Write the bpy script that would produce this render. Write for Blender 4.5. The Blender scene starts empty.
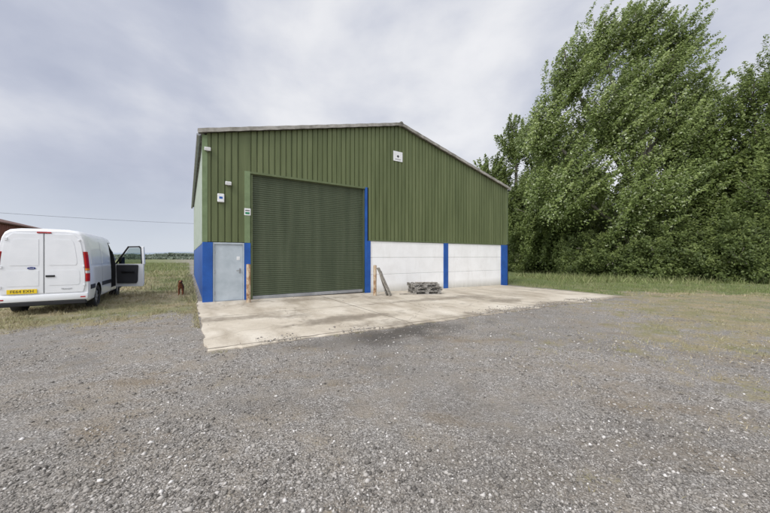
import bpy, bmesh, math, numpy as np, random
from mathutils import Vector, Matrix
random.seed(7); rng=np.random.default_rng(7)
sc=bpy.context.scene; COL=sc.collection
sc.view_settings.view_transform='Standard'; sc.view_settings.look='None'; sc.view_settings.exposure=0
EYE=1.5; F=310.0
# ------------------------------------------------------------ frames
A=Vector((-5.87,10.0,0)); PHI=math.atan2(.537,.843)
UX,UY=math.cos(PHI),math.sin(PHI)
W=15.45; LEN=17.5; HE=5.47; HA=7.44
TA0,TA1=-.16,14.9
def toloc(x,y):
    dx=x-A.x; dy=y-A.y
    return dx*UX+dy*UY, dx*UY-dy*UX     # t along the front, d out of the front
def hashn(ix,iy,seed):
    h=np.sin(ix*127.1+iy*311.7+seed*74.7)*43758.5453
    return h-np.floor(h)
def vn(x,y,s=0):
    x=np.asarray(x,float); y=np.asarray(y,float)
    ix=np.floor(x); iy=np.floor(y); fx=x-ix; fy=y-iy
    fx=fx*fx*(3-2*fx); fy=fy*fy*(3-2*fy)
    a=hashn(ix,iy,s); b=hashn(ix+1,iy,s); c=hashn(ix,iy+1,s); d=hashn(ix+1,iy+1,s)
    return (a*(1-fx)+b*fx)*(1-fy)+(c*(1-fx)+d*fx)*fy
def fbm(x,y,s=0,o=4):
    v=0;a=.5;t=0
    for i in range(o):
        v=v+a*vn(x*2**i,y*2**i,s+i); t+=a; a*=.5
    return v/t
def sstep(a,b,x):
    t=np.clip((x-a)/(b-a),0,1); return t*t*(3-2*t)
def gslope(x,y):
    t,d=toloc(np.asarray(x,float),np.asarray(y,float))
    return -0.0121*np.clip(t,0,30)
DAP=6.02
def inapron(x,y,m=0.0):
    t,d=toloc(np.asarray(x,float),np.asarray(y,float))
    return (t>TA0-m)&(t<TA1+m)&(d>-1-m)&(d<DAP+m)
def gz(x,y):
    x=np.asarray(x,float); y=np.asarray(y,float)
    t,d=toloc(x,y)
    z=gslope(x,y)
    near=sstep(-1.5,1.5,np.maximum(np.maximum(-t,t-15.7),d-DAP))
    z=z+(fbm(x*.45,y*.45,3)-.5)*.09*near+(fbm(x*2.2,y*2.2,9)-.5)*.022*near
    return z-.004
def masks(x,y):
    x=np.asarray(x,float); y=np.asarray(y,float)
    t,d=toloc(x,y); n=(fbm(x*.5,y*.5,21)-.5); n2=(fbm(x*2.3,y*2.3,31)-.5); n3=fbm(x*6,y*6,33)-.5
    left=sstep(3.4,1.3,d+n*2.6+n2*2.2+n3*1.2)*sstep(0,-.4,t)
    verge=sstep(13.2,15.4,y+n*3+n2*2)*sstep(14.9,16.0,t+n*.5)
    back=sstep(-.5,-1.5,d)*sstep(15.3,15.8,t)
    mixr=sstep(-4.0,3.6,x-(4.0+(y-3.9)*.56)+n*5+n2*3.5+n3*2.5)*sstep(1.6,6.5,y+n*3+n2*2)*.86*((t>TA1+.1)|(d>DAP+.1))
    g=np.maximum(np.maximum(left,verge),np.maximum(back,mixr))
    green=np.clip(verge*.95+sstep(18,40,y)*.7+left*(.26+n*1.1+sstep(10,16,y)*.25)+mixr*(1-verge)*.26+back*.25+n*.6+n2*1.0,0,1)
    green=np.where(x<-5,green*.88,green)
    return g,green
# ------------------------------------------------------------ materials
def nmat(name):
    m=bpy.data.materials.new(name); m.use_nodes=True
    nt=m.node_tree; return m,nt,nt.nodes['Principled BSDF']
def N(nt,t,**k):
    n=nt.nodes.new(t)
    for a,b in k.items(): setattr(n,a,b)
    return n
def ramp(nt,fac,stops):
    r=N(nt,'ShaderNodeValToRGB'); e=r.color_ramp.elements
    while len(e)<len(stops): e.new(.5)
    for i,(p,c) in enumerate(stops):
        e[i].position=p; e[i].color=(c,c,c,1) if not hasattr(c,'__len__') else (*c,1)
    nt.links.new(fac,r.inputs[0]); return r.outputs[0]
def noise(nt,vec,scale,det=5,rough=.6):
    n=N(nt,'ShaderNodeTexNoise'); n.inputs['Scale'].default_value=scale; n.inputs['Detail'].default_value=det; n.inputs['Roughness'].default_value=rough
    nt.links.new(vec,n.inputs['Vector']); return n.outputs[0]
def mix(nt,f,a,b,mode='MIX'):
    m=N(nt,'ShaderNodeMix',data_type='RGBA',blend_type=mode)
    for s,v in ((m.inputs[0],f),(m.inputs[6],a),(m.inputs[7],b)):
        if hasattr(v,'is_output'): nt.links.new(v,s)
        elif hasattr(v,'__len__'): s.default_value=(*v,1)
        else: s.default_value=v
    return m.outputs[2]
def objco(nt,scale=(1,1,1)):
    tc=N(nt,'ShaderNodeTexCoord'); mp=N(nt,'ShaderNodeMapping'); mp.inputs['Scale'].default_value=scale
    nt.links.new(tc.outputs['Object'],mp.inputs[0]); return mp.outputs[0]
def bump(nt,p,h,strength=.3,dist=.01):
    b=N(nt,'ShaderNodeBump'); b.inputs['Strength'].default_value=strength; b.inputs['Distance'].default_value=dist
    nt.links.new(h,b.inputs['Height']); nt.links.new(b.outputs[0],p.inputs['Normal'])
def pm(name,c1,c2=None,rough=.6,scale=3,stretch=(1,1,1),metal=0,bs=0,lo=.35,hi=.65,spec=.4):
    m,nt,p=nmat(name)
    c2=c2 or tuple(v*.8 for v in c1)
    co=objco(nt,stretch); n=noise(nt,co,scale)
    nt.links.new(ramp(nt,n,[(lo,c2),(hi,c1)]),p.inputs['Base Color'])
    p.inputs['Roughness'].default_value=rough; p.inputs['Metallic'].default_value=metal
    p.inputs['Specular IOR Level'].default_value=spec
    if bs: bump(nt,p,noise(nt,co,scale*6),bs,.01)
    return m
def cladmat(name,base,dark,light):
    m,nt,p=nmat(name)
    co=objco(nt,(3,3,.22)); co2=objco(nt)
    n1=noise(nt,co,1.6,6); n2=noise(nt,co2,.5,4)
    c=ramp(nt,n1,[(.3,dark),(.5,base),(.75,light)])
    c=mix(nt,ramp(nt,n2,[(.35,0),(.7,.3)]),c,dark)
    sp=noise(nt,co2,14,3)
    c=mix(nt,ramp(nt,sp,[(.62,0),(.75,.25)]),c,light)
    nt.links.new(c,p.inputs['Base Color']); p.inputs['Roughness'].default_value=.5; p.inputs['Specular IOR Level'].default_value=.35
    return m
M_green=cladmat('green_cladding',(.122,.147,.062),(.088,.108,.043),(.165,.19,.088))
M_shut=cladmat('green_shutter_paint',(.072,.089,.050),(.054,.069,.038),(.095,.113,.067))
M_ltgreen=pm('pale_green_trim',(.18,.24,.12),(.14,.19,.09),scale=4)
M_trimgreen=pm('green_trim',(.13,.16,.075),(.10,.125,.055),scale=4)
M_blue=pm('blue_paint',(.018,.10,.38),(.012,.07,.28),rough=.45,scale=3,bs=.05)
M_doorgrey=pm('pale_grey_door_paint',(.47,.52,.55),(.38,.43,.46),rough=.5,scale=2.5)
M_roof=pm('fibre_cement',(.40,.38,.34),(.19,.18,.15),rough=.9,scale=3,bs=.4)
M_sidewall=pm('pale_side_cladding',(.40,.44,.37),(.30,.35,.28),scale=2)
M_dark=pm('dark_void',(.02,.02,.02),rough=.9)
M_black=pm('black_plastic',(.02,.02,.022),(.013,.013,.014),rough=.5)
M_steel=pm('galvanised_steel',(.42,.43,.44),(.3,.31,.32),rough=.45,metal=.6)
M_white=pm('white_plastic',(.80,.80,.79),(.68,.68,.67),rough=.4,scale=5)
def conc_white():
    m,nt,p=nmat('white_painted_concrete')
    co=objco(nt); co2=objco(nt,(2,2,.3))
    a=noise(nt,co,1.3,6); b=noise(nt,co2,3,5); c0=noise(nt,co,9,4)
    c=ramp(nt,a,[(.3,(.80,.79,.76)),(.6,(.88,.875,.85))])
    c=mix(nt,ramp(nt,b,[(.56,0),(.84,.32)]),c,(.52,.5,.44))
    c=mix(nt,ramp(nt,c0,[(.68,0),(.77,.28)]),c,(.45,.43,.37))
    sx=N(nt,'ShaderNodeSeparateXYZ'); nt.links.new(co,sx.inputs[0])
    mr=N(nt,'ShaderNodeMapRange'); mr.inputs[1].default_value=.30; mr.inputs[2].default_value=-.2; nt.links.new(sx.outputs[2],mr.inputs[0])
    c=mix(nt,mr.outputs[0],c,mix(nt,b,(.6,.57,.5),(.25,.24,.17)))
    nt.links.new(c,p.inputs['Base Color']); p.inputs['Roughness'].default_value=.8
    bump(nt,p,c0,.3,.01); return m
M_cw=conc_white()
def rustmat():
    m,nt,p=nmat('rusty_cream_paint'); co=objco(nt,(1,1,.6)); a=noise(nt,co,9,6)
    nt.links.new(ramp(nt,a,[(.34,(.15,.075,.04)),(.46,(.36,.22,.12)),(.56,(.52,.42,.30))]),p.inputs['Base Color'])
    p.inputs['Roughness'].default_value=.8; bump(nt,p,a,.4,.01); return m
M_rust=rustmat()
M_wood=pm('weathered_timber',(.36,.33,.28),(.18,.16,.13),rough=.9,scale=9,stretch=(1,1,1),bs=.5)
M_wood2=pm('grey_timber',(.33,.31,.28),(.14,.13,.11),rough=.9,scale=8,bs=.5)
# ------------------------------------------------------------ mesh helpers
def meshobj(name,verts,faces,mat,parent=None,loc=(0,0,0),smooth=False,angle=None,rot=None):
    me=bpy.data.meshes.new(name); me.from_pydata([tuple(v) for v in verts],[],faces); me.validate()
    bm=bmesh.new(); bm.from_mesh(me); bmesh.ops.recalc_face_normals(bm,faces=bm.faces); bm.to_mesh(me); bm.free()
    return fin(name,me,mat,parent,loc,smooth,angle,rot)
def fin(name,me,mat,parent,loc,smooth,angle,rot):
    for m in (mat if isinstance(mat,list) else [mat]): me.materials.append(m)
    if smooth:
        me.shade_smooth()
        if angle: me.set_sharp_from_angle(angle=angle)
    o=bpy.data.objects.new(name,me); COL.objects.link(o)
    if parent: o.parent=parent
    o.location=loc
    if rot: o.rotation_euler=rot
    return o
def bmobj(name,bm,mat,parent=None,loc=(0,0,0),smooth=False,angle=None,rot=None):
    me=bpy.data.meshes.new(name); bmesh.ops.recalc_face_normals(bm,faces=bm.faces); bm.to_mesh(me); bm.free()
    return fin(name,me,mat,parent,loc,smooth,angle,rot)
def addbox(bm,x0,x1,y0,y1,z0,z1,bev=0,M=None):
    b=bmesh.new()
    r=bmesh.ops.create_cube(b,size=1)
    for v in b.verts:
        v.co=Vector((x0+(v.co.x+.5)*(x1-x0),y0+(v.co.y+.5)*(y1-y0),z0+(v.co.z+.5)*(z1-z0)))
    if bev: bmesh.ops.bevel(b,geom=b.edges[:],offset=bev,segments=2,affect='EDGES',profile=.5)
    if M is not None: bmesh.ops.transform(b,matrix=M,verts=b.verts)
    t=bpy.data.meshes.new('t'); b.to_mesh(t); b.free(); bm.from_mesh(t); bpy.data.meshes.remove(t)
def box(name,x0,x1,y0,y1,z0,z1,mat,parent=None,bev=0,loc=(0,0,0)):
    bm=bmesh.new(); addbox(bm,x0,x1,y0,y1,z0,z1,bev); return bmobj(name,bm,mat,parent,loc)
def addcyl(bm,r,h,M,seg=20,r2=None,bev=0):
    b=bmesh.new(); bmesh.ops.create_cone(b,cap_ends=True,segments=seg,radius1=r,radius2=r if r2 is None else r2,depth=h)
    if bev:
        es=[e for e in b.edges if abs(e.verts[0].co.z-e.verts[1].co.z)<1e-6]
        bmesh.ops.bevel(b,geom=es,offset=bev,segments=3,affect='EDGES')
    bmesh.ops.transform(b,matrix=M,verts=b.verts)
    t=bpy.data.meshes.new('t'); b.to_mesh(t); b.free(); bm.from_mesh(t); bpy.data.meshes.remove(t)
T=Matrix.Translation
def RX(a): return Matrix.Rotation(a,4,'X')
def RY(a): return Matrix.Rotation(a,4,'Y')
def RZ(a): return Matrix.Rotation(a,4,'Z')
def thing(name,label,cat,loc,rz=0,group=None):
    e=bpy.data.objects.new(name,None); COL.objects.link(e); e.location=loc; e.rotation_euler=(0,0,rz); e.empty_display_size=.3
    e['label']=label; e['category']=cat
    if group: e['group']=group
    return e
def tag(o,label,cat,group=None):
    o['label']=label; o['category']=cat
    if group: o['group']=group
    return o
def bigmesh(name,co,nper,mat,attrs=None,parent=None,faces=None):
    me=bpy.data.meshes.new(name); n=len(co)
    if faces is None: faces=np.arange(n).reshape(-1,nper)
    me.vertices.add(n); me.vertices.foreach_set('co',co.astype(np.float32).ravel())
    me.loops.add(faces.size); me.loops.foreach_set('vertex_index',faces.astype(np.int32).ravel())
    me.polygons.add(len(faces)); me.polygons.foreach_set('loop_start',(np.arange(len(faces))*faces.shape[1]).astype(np.int32))
    me.update(calc_edges=True)
    for k,v in (attrs or {}).items():
        a=me.attributes.new(k,'FLOAT','POINT'); a.data.foreach_set('value',v.astype(np.float32))
    me.materials.append(mat)
    o=bpy.data.objects.new(name,me); COL.objects.link(o)
    if parent: o.parent=parent
    return o
def attr(nt,name):
    a=N(nt,'ShaderNodeAttribute'); a.attribute_name=name; return a.outputs['Fac']
# ------------------------------------------------------------ ground
def groundmat():
    m,nt,p=nmat('gravel_and_grass'); co=objco(nt)
    v1=N(nt,'ShaderNodeTexVoronoi'); v1.inputs['Scale'].default_value=52; nt.links.new(co,v1.inputs['Vector'])
    v2=N(nt,'ShaderNodeTexVoronoi'); v2.inputs['Scale'].default_value=125; nt.links.new(co,v2.inputs['Vector'])
    s1=N(nt,'ShaderNodeSeparateColor'); nt.links.new(v1.outputs['Color'],s1.inputs[0])
    s2=N(nt,'ShaderNodeSeparateColor'); nt.links.new(v2.outputs['Color'],s2.inputs[0])
    big=noise(nt,co,.35,6,.6); med=noise(nt,co,2.2,6,.65); fine=noise(nt,co,34,5,.7)
    c1=ramp(nt,s1.outputs[0],[(0,(.075,.068,.058)),(.35,(.205,.187,.162)),(.78,(.34,.315,.28)),(1,(.68,.645,.60))])
    c2=ramp(nt,s2.outputs[0],[(0,(.08,.071,.061)),(.55,(.245,.222,.193)),(1,(.60,.565,.52))])
    c=mix(nt,ramp(nt,fine,[(.45,0),(.6,1)]),c2,c1)
    dirt=mix(nt,fine,(.20,.168,.128),(.37,.32,.255))
    c=mix(nt,ramp(nt,med,[(.44,0),(.62,.7)]),c,dirt)
    c=mix(nt,ramp(nt,big,[(.42,.0),(.62,.5)]),c,mix(nt,s2.outputs[1],(.12,.112,.10),(.31,.293,.268)))
    brn=noise(nt,objco(nt,(.7,1.3,1)),.75,6,.65)
    c=mix(nt,ramp(nt,brn,[(.54,0),(.66,.68)]),c,mix(nt,fine,(.145,.108,.068),(.28,.225,.155)))
    c=mix(nt,attr(nt,'damp'),c,mix(nt,fine,(.055,.049,.042),(.12,.107,.092)))
    st=noise(nt,objco(nt,(14,60,1)),1,4,.7); st2=noise(nt,objco(nt,(55,16,1)),1,4,.7)
    gg=ramp(nt,mix(nt,.5,st,st2),[(.36,(.15,.117,.066)),(.5,(.31,.255,.15)),(.64,(.48,.41,.265))])
    gn=ramp(nt,mix(nt,.5,st2,st),[(.36,(.058,.08,.025)),(.5,(.125,.16,.05)),(.64,(.21,.25,.088))])
    gr=mix(nt,attr(nt,'green'),gg,gn)
    mm=N(nt,'ShaderNodeMath',operation='MULTIPLY_ADD'); nt.links.new(mix(nt,.5,med,noise(nt,co,9,5,.7)),mm.inputs[0]); mm.inputs[1].default_value=4.0; mm.inputs[2].default_value=-2.0
    ad=N(nt,'ShaderNodeMath',operation='ADD'); nt.links.new(mm.outputs[0],ad.inputs[0]); nt.links.new(attr(nt,'grass'),ad.inputs[1])
    c=mix(nt,ramp(nt,ad.outputs[0],[(.38,0),(.85,.95)]),c,gr)
    nt.links.new(c,p.inputs['Base Color']); p.inputs['Roughness'].default_value=.92; p.inputs['Specular IOR Level'].default_value=.25
    h=N(nt,'ShaderNodeMath',operation='ADD'); nt.links.new(v1.outputs['Distance'],h.inputs[0]); nt.links.new(fine,h.inputs[1])
    bump(nt,p,h.outputs[0],.85,.015)
    return m
def axis(lo,hi,step,far):
    a=np.arange(lo,hi+1e-6,step); out=[hi]; s=step
    while out[-1]<far: s*=1.22; out.append(out[-1]+s)
    outl=[lo]; s=step
    while outl[-1]>-far: s*=1.22; outl.append(outl[-1]-s)
    return np.concatenate([np.array(outl[1:])[::-1],a,np.array(out[1:])])
gx=axis(-22,30,.16,3500); gy=axis(0,30,.16,3500)
X,Y=np.meshgrid(gx,gy); Xf,Yf=X.ravel(),Y.ravel()
Z=gz(Xf,Yf)
co=np.stack([Xf,Yf,Z],1); nx,ny=len(gx),len(gy)
ii=np.arange(nx*ny).reshape(ny,nx)
fc=np.stack([ii[:-1,:-1].ravel(),ii[:-1,1:].ravel(),ii[1:,1:].ravel(),ii[1:,:-1].ravel()],1)
g,gr=masks(Xf,Yf)
t_,d_=toloc(Xf,Yf)
damp=sstep(1.4,.1,np.sqrt(((t_-3.4)/1.9)**2+((d_-6.5)/.6)**2)+(fbm(Xf*2,Yf*2,77)-.5)*1.9)*.9
damp=np.maximum(damp,sstep(.60,.74,fbm(Xf*1.1,Yf*1.9,55))*.22)
ground=bigmesh('ground',co,4,groundmat(),{'grass':g,'green':gr,'damp':damp},faces=fc)
ground['kind']='structure'; ground.data.shade_smooth()
def apronmat():
    m,nt,p=nmat('worn_concrete'); co=objco(nt)
    a=noise(nt,co,.7,7,.62); b=noise(nt,co,5,6,.7); f=noise(nt,co,40,4); l=noise(nt,objco(nt,(1,.35,1)),1.1,7,.62)
    c=ramp(nt,a,[(.3,(.46,.40,.31)),(.5,(.56,.495,.395)),(.68,(.65,.59,.49))])
    c=mix(nt,ramp(nt,b,[(.5,0),(.7,.35)]),c,(.39,.33,.245))
    c=mix(nt,ramp(nt,l,[(.48,0),(.64,.62)]),c,(.29,.235,.165))
    c=mix(nt,ramp(nt,f,[(.52,0),(.75,.3)]),c,(.22,.185,.14))
    sx=N(nt,'ShaderNodeSeparateXYZ'); nt.links.new(co,sx.inputs[0])
    for k,(axis_,per,off) in enumerate((('0',5.1,1.2),('1',2.95,.0))):
        q=N(nt,'ShaderNodeMath',operation='PINGPONG'); q.inputs[1].default_value=per/2
        o=N(nt,'ShaderNodeMath',operation='ADD'); o.inputs[1].default_value=off+100*per; nt.links.new(sx.outputs[int(axis_)],o.inputs[0])
        nt.links.new(o.outputs[0],q.inputs[0])
        c=mix(nt,ramp(nt,q.outputs[0],[(.008,.85),(.022,0)]),c,(.10,.082,.06))
    cr=N(nt,'ShaderNodeTexVoronoi',feature='DISTANCE_TO_EDGE'); cr.inputs['Scale'].default_value=.28
    wv=N(nt,'ShaderNodeVectorMath',operation='MULTIPLY_ADD'); nz=N(nt,'ShaderNodeTexNoise'); nz.inputs['Scale'].default_value=1.5; nt.links.new(co,nz.inputs['Vector'])
    nt.links.new(nz.outputs['Color'],wv.inputs[0]); wv.inputs[1].default_value=(.9,.9,.9); nt.links.new(co,wv.inputs[2]); nt.links.new(wv.outputs[0],cr.inputs['Vector'])
    c=mix(nt,ramp(nt,cr.outputs[0],[(.002,.45),(.005,0)]),c,(.16,.13,.095))
    ad=N(nt,'ShaderNodeMath',operation='MULTIPLY_ADD'); nt.links.new(b,ad.inputs[0]); ad.inputs[1].default_value=1.3; ad.inputs[2].default_value=-.65
    a2=N(nt,'ShaderNodeMath',operation='ADD'); nt.links.new(ad.outputs[0],a2.inputs[0]); nt.links.new(attr(nt,'dirt'),a2.inputs[1])
    c=mix(nt,ramp(nt,a2.outputs[0],[(.16,0),(.80,.88)]),c,mix(nt,f,(.15,.122,.088),(.26,.22,.165)))
    nt.links.new(c,p.inputs['Base Color']); p.inputs['Roughness'].default_value=.85
    bump(nt,p,f,.35,.01); return m
nt_,nd_=240,90; vs=[];dirt=[]
for j in range(nd_+1):
    for i in range(nt_+1):
        t=TA0+i/nt_*(TA1-TA0); dmax=DAP+.01+.14*(float(vn(t*1.1,0,5))-.5)+.09*(float(vn(t*5,0,6))-.5)+.04*(float(vn(t*14,0,8))-.5)
        dmax-=.3*float(sstep(1.4,.2,abs(t-6.4)))*float(vn(t*3,1,18))
        d=-.3+(dmax+.3)*j/nd_
        tt=t+ (0.06*(float(vn(d*4,3,8))-.5) if i in(0,nt_) else 0)
        vs.append((tt,-d,-.0121*max(t,0)+.028-(.02 if j==nd_ else 0)))
        k=float(sstep(.6,.0,(dmax-d)+ (float(fbm(t*1.4,d*1.4,12))-.5)*1.6))*.7*min(1,max(.12,(t-4.0)/2))
        k=max(k,float(sstep(.48,.74,fbm(t*.55+3,d*.9,14))*sstep(1.5,3.5,d))*.65)
        k=max(k,float(sstep(1.3,.2,math.hypot((t-2.9)/1.9,(d-4.7)/.5)+(float(fbm(t*3,d*3,15))-.5)))*.8)
        k=max(k,float(sstep(1.2,.3,math.hypot((t-3.7)/2.6,(d-1.0)/.6)+(float(fbm(t*2,d*3,16))-.5)*1.3))*.45)
        k=max(k,float(sstep(1.2,.4,math.hypot((t-7.5)/3.0,(d-3.0)/.5)+(float(fbm(t*2,d*3,17))-.5)*1.4))*.6)
        dirt.append(k)
fs=[]
for j in range(nd_):
    for i in range(nt_):
        a=j*(nt_+1)+i; fs.append((a,a+nt_+1,a+nt_+2,a+1))
edge=[nd_*(nt_+1)+i for i in range(nt_+1)]; le=[j*(nt_+1) for j in range(nd_+1)]; re=[j*(nt_+1)+nt_ for j in range(nd_+1)]
for E in (edge,le,re):
    base=len(vs)
    for q in E: vs.append((vs[q][0],vs[q][1],vs[q][2]-.15)); dirt.append(.8)
    for k in range(len(E)-1): fs.append((E[k],E[k+1],base+k+1,base+k))
ap=meshobj('pavement',vs,fs,apronmat(),loc=A,rot=(0,0,PHI)); ap['kind']='structure'
a=ap.data.attributes.new('dirt','FLOAT','POINT'); a.data.foreach_set('value',dirt)
# ------------------------------------------------------------ loose stones
def stones(n):
    dd=1.15*np.exp(rng.random(n)*math.log(12/1.15)); 
    xx=(rng.random(n)*2-1)*1.35*dd
    m_=6000; te=rng.random(m_)*13; de=DAP+.1-np.abs(rng.normal(0,.3,m_))
    kk=fbm(te*1.2,de*1.2,88)>.5; te,de=te[kk],de[kk]
    nx0=len(xx)
    xx=np.concatenate([xx,A.x+te*UX+de*UY]); dd=np.concatenate([dd,A.y+te*UY-de*UX]); n=len(xx)
    isE=np.arange(n)>=nx0
    gm,_=masks(xx,dd)
    dens=fbm(xx*.9,dd*.9,41)
    keep=(~inapron(xx,dd,-.0))|(rng.random(n)<.02)
    keep&=rng.random(n)>gm*.75
    keep&=rng.random(n)<np.clip((dens-.35)*3.6,.08,1)
    keep|=isE
    xx=xx[keep];dd=dd[keep];n=len(xx)
    s=.0032+.0036*rng.gamma(1.3,1,n)*(.9+dd*.05); s=np.clip(s,.003,.028)
    base=np.array([[1,0,0],[0,1,0],[-1,0,0],[0,-1,0],[0,0,1],[0,0,-1],],float)
    V=base[None]*(.65+.6*rng.random((n,6,1)))+ (rng.random((n,6,3))-.5)*.45
    V*=s[:,None,None]*np.array([1,.85,.6])
    ang=rng.random(n)*6.28; c,si=np.cos(ang)[:,None],np.sin(ang)[:,None]
    x=V[...,0]*c-V[...,1]*si; y=V[...,0]*si+V[...,1]*c
    ongr=np.where(inapron(xx,dd),gslope(xx,dd)+.028,gz(xx,dd))
    V=np.stack([x+xx[:,None],y+dd[:,None],V[...,2]+(ongr+s*.15)[:,None]],-1)
    f=np.array([[0,1,4],[1,2,4],[2,3,4],[3,0,4],[1,0,5],[2,1,5],[3,2,5],[0,3,5]])
    F_=(np.arange(n)[:,None,None]*6+f[None]).reshape(-1,3)
    sh=np.repeat(rng.random(n),6)
    return V.reshape(-1,3),F_,sh
m,nt,p=nmat('loose_stone'); co_=objco(nt)
c=ramp(nt,attr(nt,'shade'),[(0,(.10,.09,.078)),(.45,(.235,.215,.187)),(.82,(.36,.333,.295)),(.95,(.48,.45,.41)),(1,(.70,.67,.63))])
nt.links.new(mix(nt,.25,c,noise(nt,co_,120,3),'OVERLAY'),p.inputs['Base Color']); p.inputs['Roughness'].default_value=.85
V,F_,sh=stones(120000)
gv=bigmesh('gravel',V,3,m,{'shade':sh},faces=F_); gv['kind']='stuff'
# ------------------------------------------------------------ grass blades
def grassmat():
    m,nt,p=nmat('grass_blade')
    dry=ramp(nt,attr(nt,'shade'),[(0,(.28,.22,.125)),(1,(.58,.50,.33))])
    gn=ramp(nt,attr(nt,'shade'),[(0,(.085,.12,.034)),(1,(.235,.285,.10))])
    c=mix(nt,attr(nt,'green'),dry,gn)
    nt.links.new(c,p.inputs['Base Color']); p.inputs['Roughness'].default_value=.7; p.inputs['Specular IOR Level'].default_value=.2
    return m
def blades(xx,yy,h,w,green):
    n=len(xx); ang=rng.random(n)*6.28; lean=rng.random(n)*1.2*h; la=rng.random(n)*6.28
    z=gz(xx,yy)-.005
    dx,dy=np.cos(ang)*w,np.sin(ang)*w
    V=np.stack([np.stack([xx-dx,yy-dy,z],1),np.stack([xx+dx,yy+dy,z],1),np.stack([xx+np.cos(la)*lean,yy+np.sin(la)*lean,z+h],1)],1)
    return V.reshape(-1,3),np.repeat(green,3),np.repeat(rng.random(n),3)
P=[]
def scatter(n,x0,x1,y0,y1,h0,h1,w,thr=.3,pw=1,lo=.3):
    xx=x0+(x1-x0)*rng.random(n); yy=y0+(y1-y0)*rng.random(n)**pw
    g,gn=masks(xx,yy); t,d=toloc(xx,yy)
    cl=fbm(xx*1.7,yy*1.7,61); cl2=fbm(xx*5,yy*5,63)
    k=(rng.random(n)<g*np.clip((cl-lo)*3.2+(cl2-.5)*3.5,0,1))&(~inapron(xx,yy,.02))&(g>thr)
    k&=~((t>-.1)&(t<W+.1)&(d<0)&(d>-LEN-.5))
    xx,yy,gn,cl,cl2=xx[k],yy[k],gn[k],cl[k],cl2[k]
    h=(h0+(h1-h0)*rng.random(len(xx))**2)*(.3+cl+.9*np.clip((cl2-.45)*4,0,1))
    gn=np.clip(gn+rng.normal(0,.22,len(xx)),0,1)
    P.append(blades(xx,yy,h,np.full(len(xx),w),gn))
scatter(170000,-16,-4,5.5,13,.015,.085,.004,thr=.15,lo=.36)
scatter(90000,-26,-6,11,26,.03,.20,.008,lo=.36)
scatter(60000,-60,-14,22,70,.08,.35,.02)
scatter(230000,1.0,22,2,16,.010,.05,.0045,thr=.08,lo=.36)
scatter(120000,8,40,13,28,.02,.12,.009)
n=16000; xx=12+30*rng.random(n); yy=21+9*rng.random(n)
P.append(blades(xx,yy,.12+.55*rng.random(n)**3,np.full(n,.02),np.clip(rng.normal(.85,.15,n),0,1)))
n=5000; tt=rng.random(n)*15.0-.1; dd=DAP+.02+rng.normal(0,.05,n); q=fbm(tt*2,tt*0,90)>.6; tt,dd=tt[q],dd[q]; n=len(tt)
P.append(blades(A.x+tt*UX+dd*UY,A.y+tt*UY-dd*UX,.01+.03*rng.random(n),np.full(n,.004),rng.random(n)*.7))
n=1500; dd=rng.random(n)*4; tt=TA0-.04-np.abs(rng.normal(0,.06,n))
P.append(blades(A.x+tt*UX+dd*UY,A.y+tt*UY-dd*UX,.015+.04*rng.random(n),np.full(n,.005),rng.random(n)*.6))
n=2500; dd=-rng.random(n)*17; tt=-.15-np.abs(rng.normal(0,.15,n))
P.append(blades(A.x+tt*UX+dd*UY,A.y+tt*UY-dd*UX,.05+.15*rng.random(n),np.full(n,.008),rng.random(n)*.9))
gs=bigmesh('grass',np.concatenate([p[0] for p in P]),3,grassmat(),{'green':np.concatenate([p[1] for p in P]),'shade':np.concatenate([p[2] for p in P])}); gs['kind']='stuff'
# ------------------------------------------------------------ the warehouse
B=thing('warehouse','green corrugated steel warehouse with blue posts and roller shutter','warehouse',A,PHI)
def ztop(t): return HE+(HA-HE)*(1-abs(t-W/2)/(W/2))
def cladding(ranges,per=.20,depth=.040,y=-.035):
    vs=[];fs=[]
    Q=((0,-1),(.010,0),(.038,0),(.048,-1))
    for (t0,t1,zb,zt) in ranges:
        br=[(t0,-1),(t1,-1)]
        k=math.floor(t0/per)
        while k*per+.06<t1:
            if k*per>t0+.01:
                for q,dv in Q: br.append((k*per+q,dv))
            k+=1
        if t0<W/2<t1 and not any(abs(b_[0]-W/2)<.05 for b_ in br): br.append((W/2,-1))
        b=len(vs); L=sorted(br)
        for t,dv in L:
            yy=y+dv*depth; zz=ztop(t)-.02
            vs.append((t,yy,zb));vs.append((t,yy,zz))
        for i in range(len(L)-1):
            q=b+2*i; fs.append((q,q+2,q+3,q+1))
    return vs,fs
SL,SR,SH=1.42,5.92,4.38
vs,fs=cladding([(.10,SL-.16,1.98,None),(SL-.16,SR+.16,SH+.05,None),(SR+.16,W-.02,2.2,None)],y=-.03)
wall=meshobj('wall',vs,fs,M_green,B); wall['label']='moss green ribbed steel cladding'
bk=[(0,.02,1.9),(0,.02,HE-.05),(W/2,.02,HA-.05),(W,.02,HE-.05),(W,.02,2.1),(SR+.1,.02,2.1),(SR+.1,.02,SH+.03),(SL-.1,.02,SH+.03),(SL-.1,.02,1.9)]
bk+=[(x,.10,z) for x,y,z in bk]; n=9
meshobj('wall_backing',bk,[tuple(range(n)),tuple(range(2*n-1,n-1,-1))]+[(i,(i+1)%n,n+(i+1)%n,n+i) for i in range(n)],M_dark,B)
def sidewall(x,sgn,zb,zt,mat,name,per=.3):
    vs=[];fs=[];ys=[]
    k=0
    while k*per<LEN:
        for q,dp in ((0,0),(.05,.03),(.165,.03),(.215,0)):
            if k*per+q<=LEN: ys.append((k*per+q,dp))
        k+=1
    for y,dp in ys: vs+= [(x+sgn*dp,y+.0,zb),(x+sgn*dp,y,zt)]
    for i in range(len(ys)-1): fs.append((2*i,2*i+2,2*i+3,2*i+1))
    return meshobj(name,vs,fs,mat,B)
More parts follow.
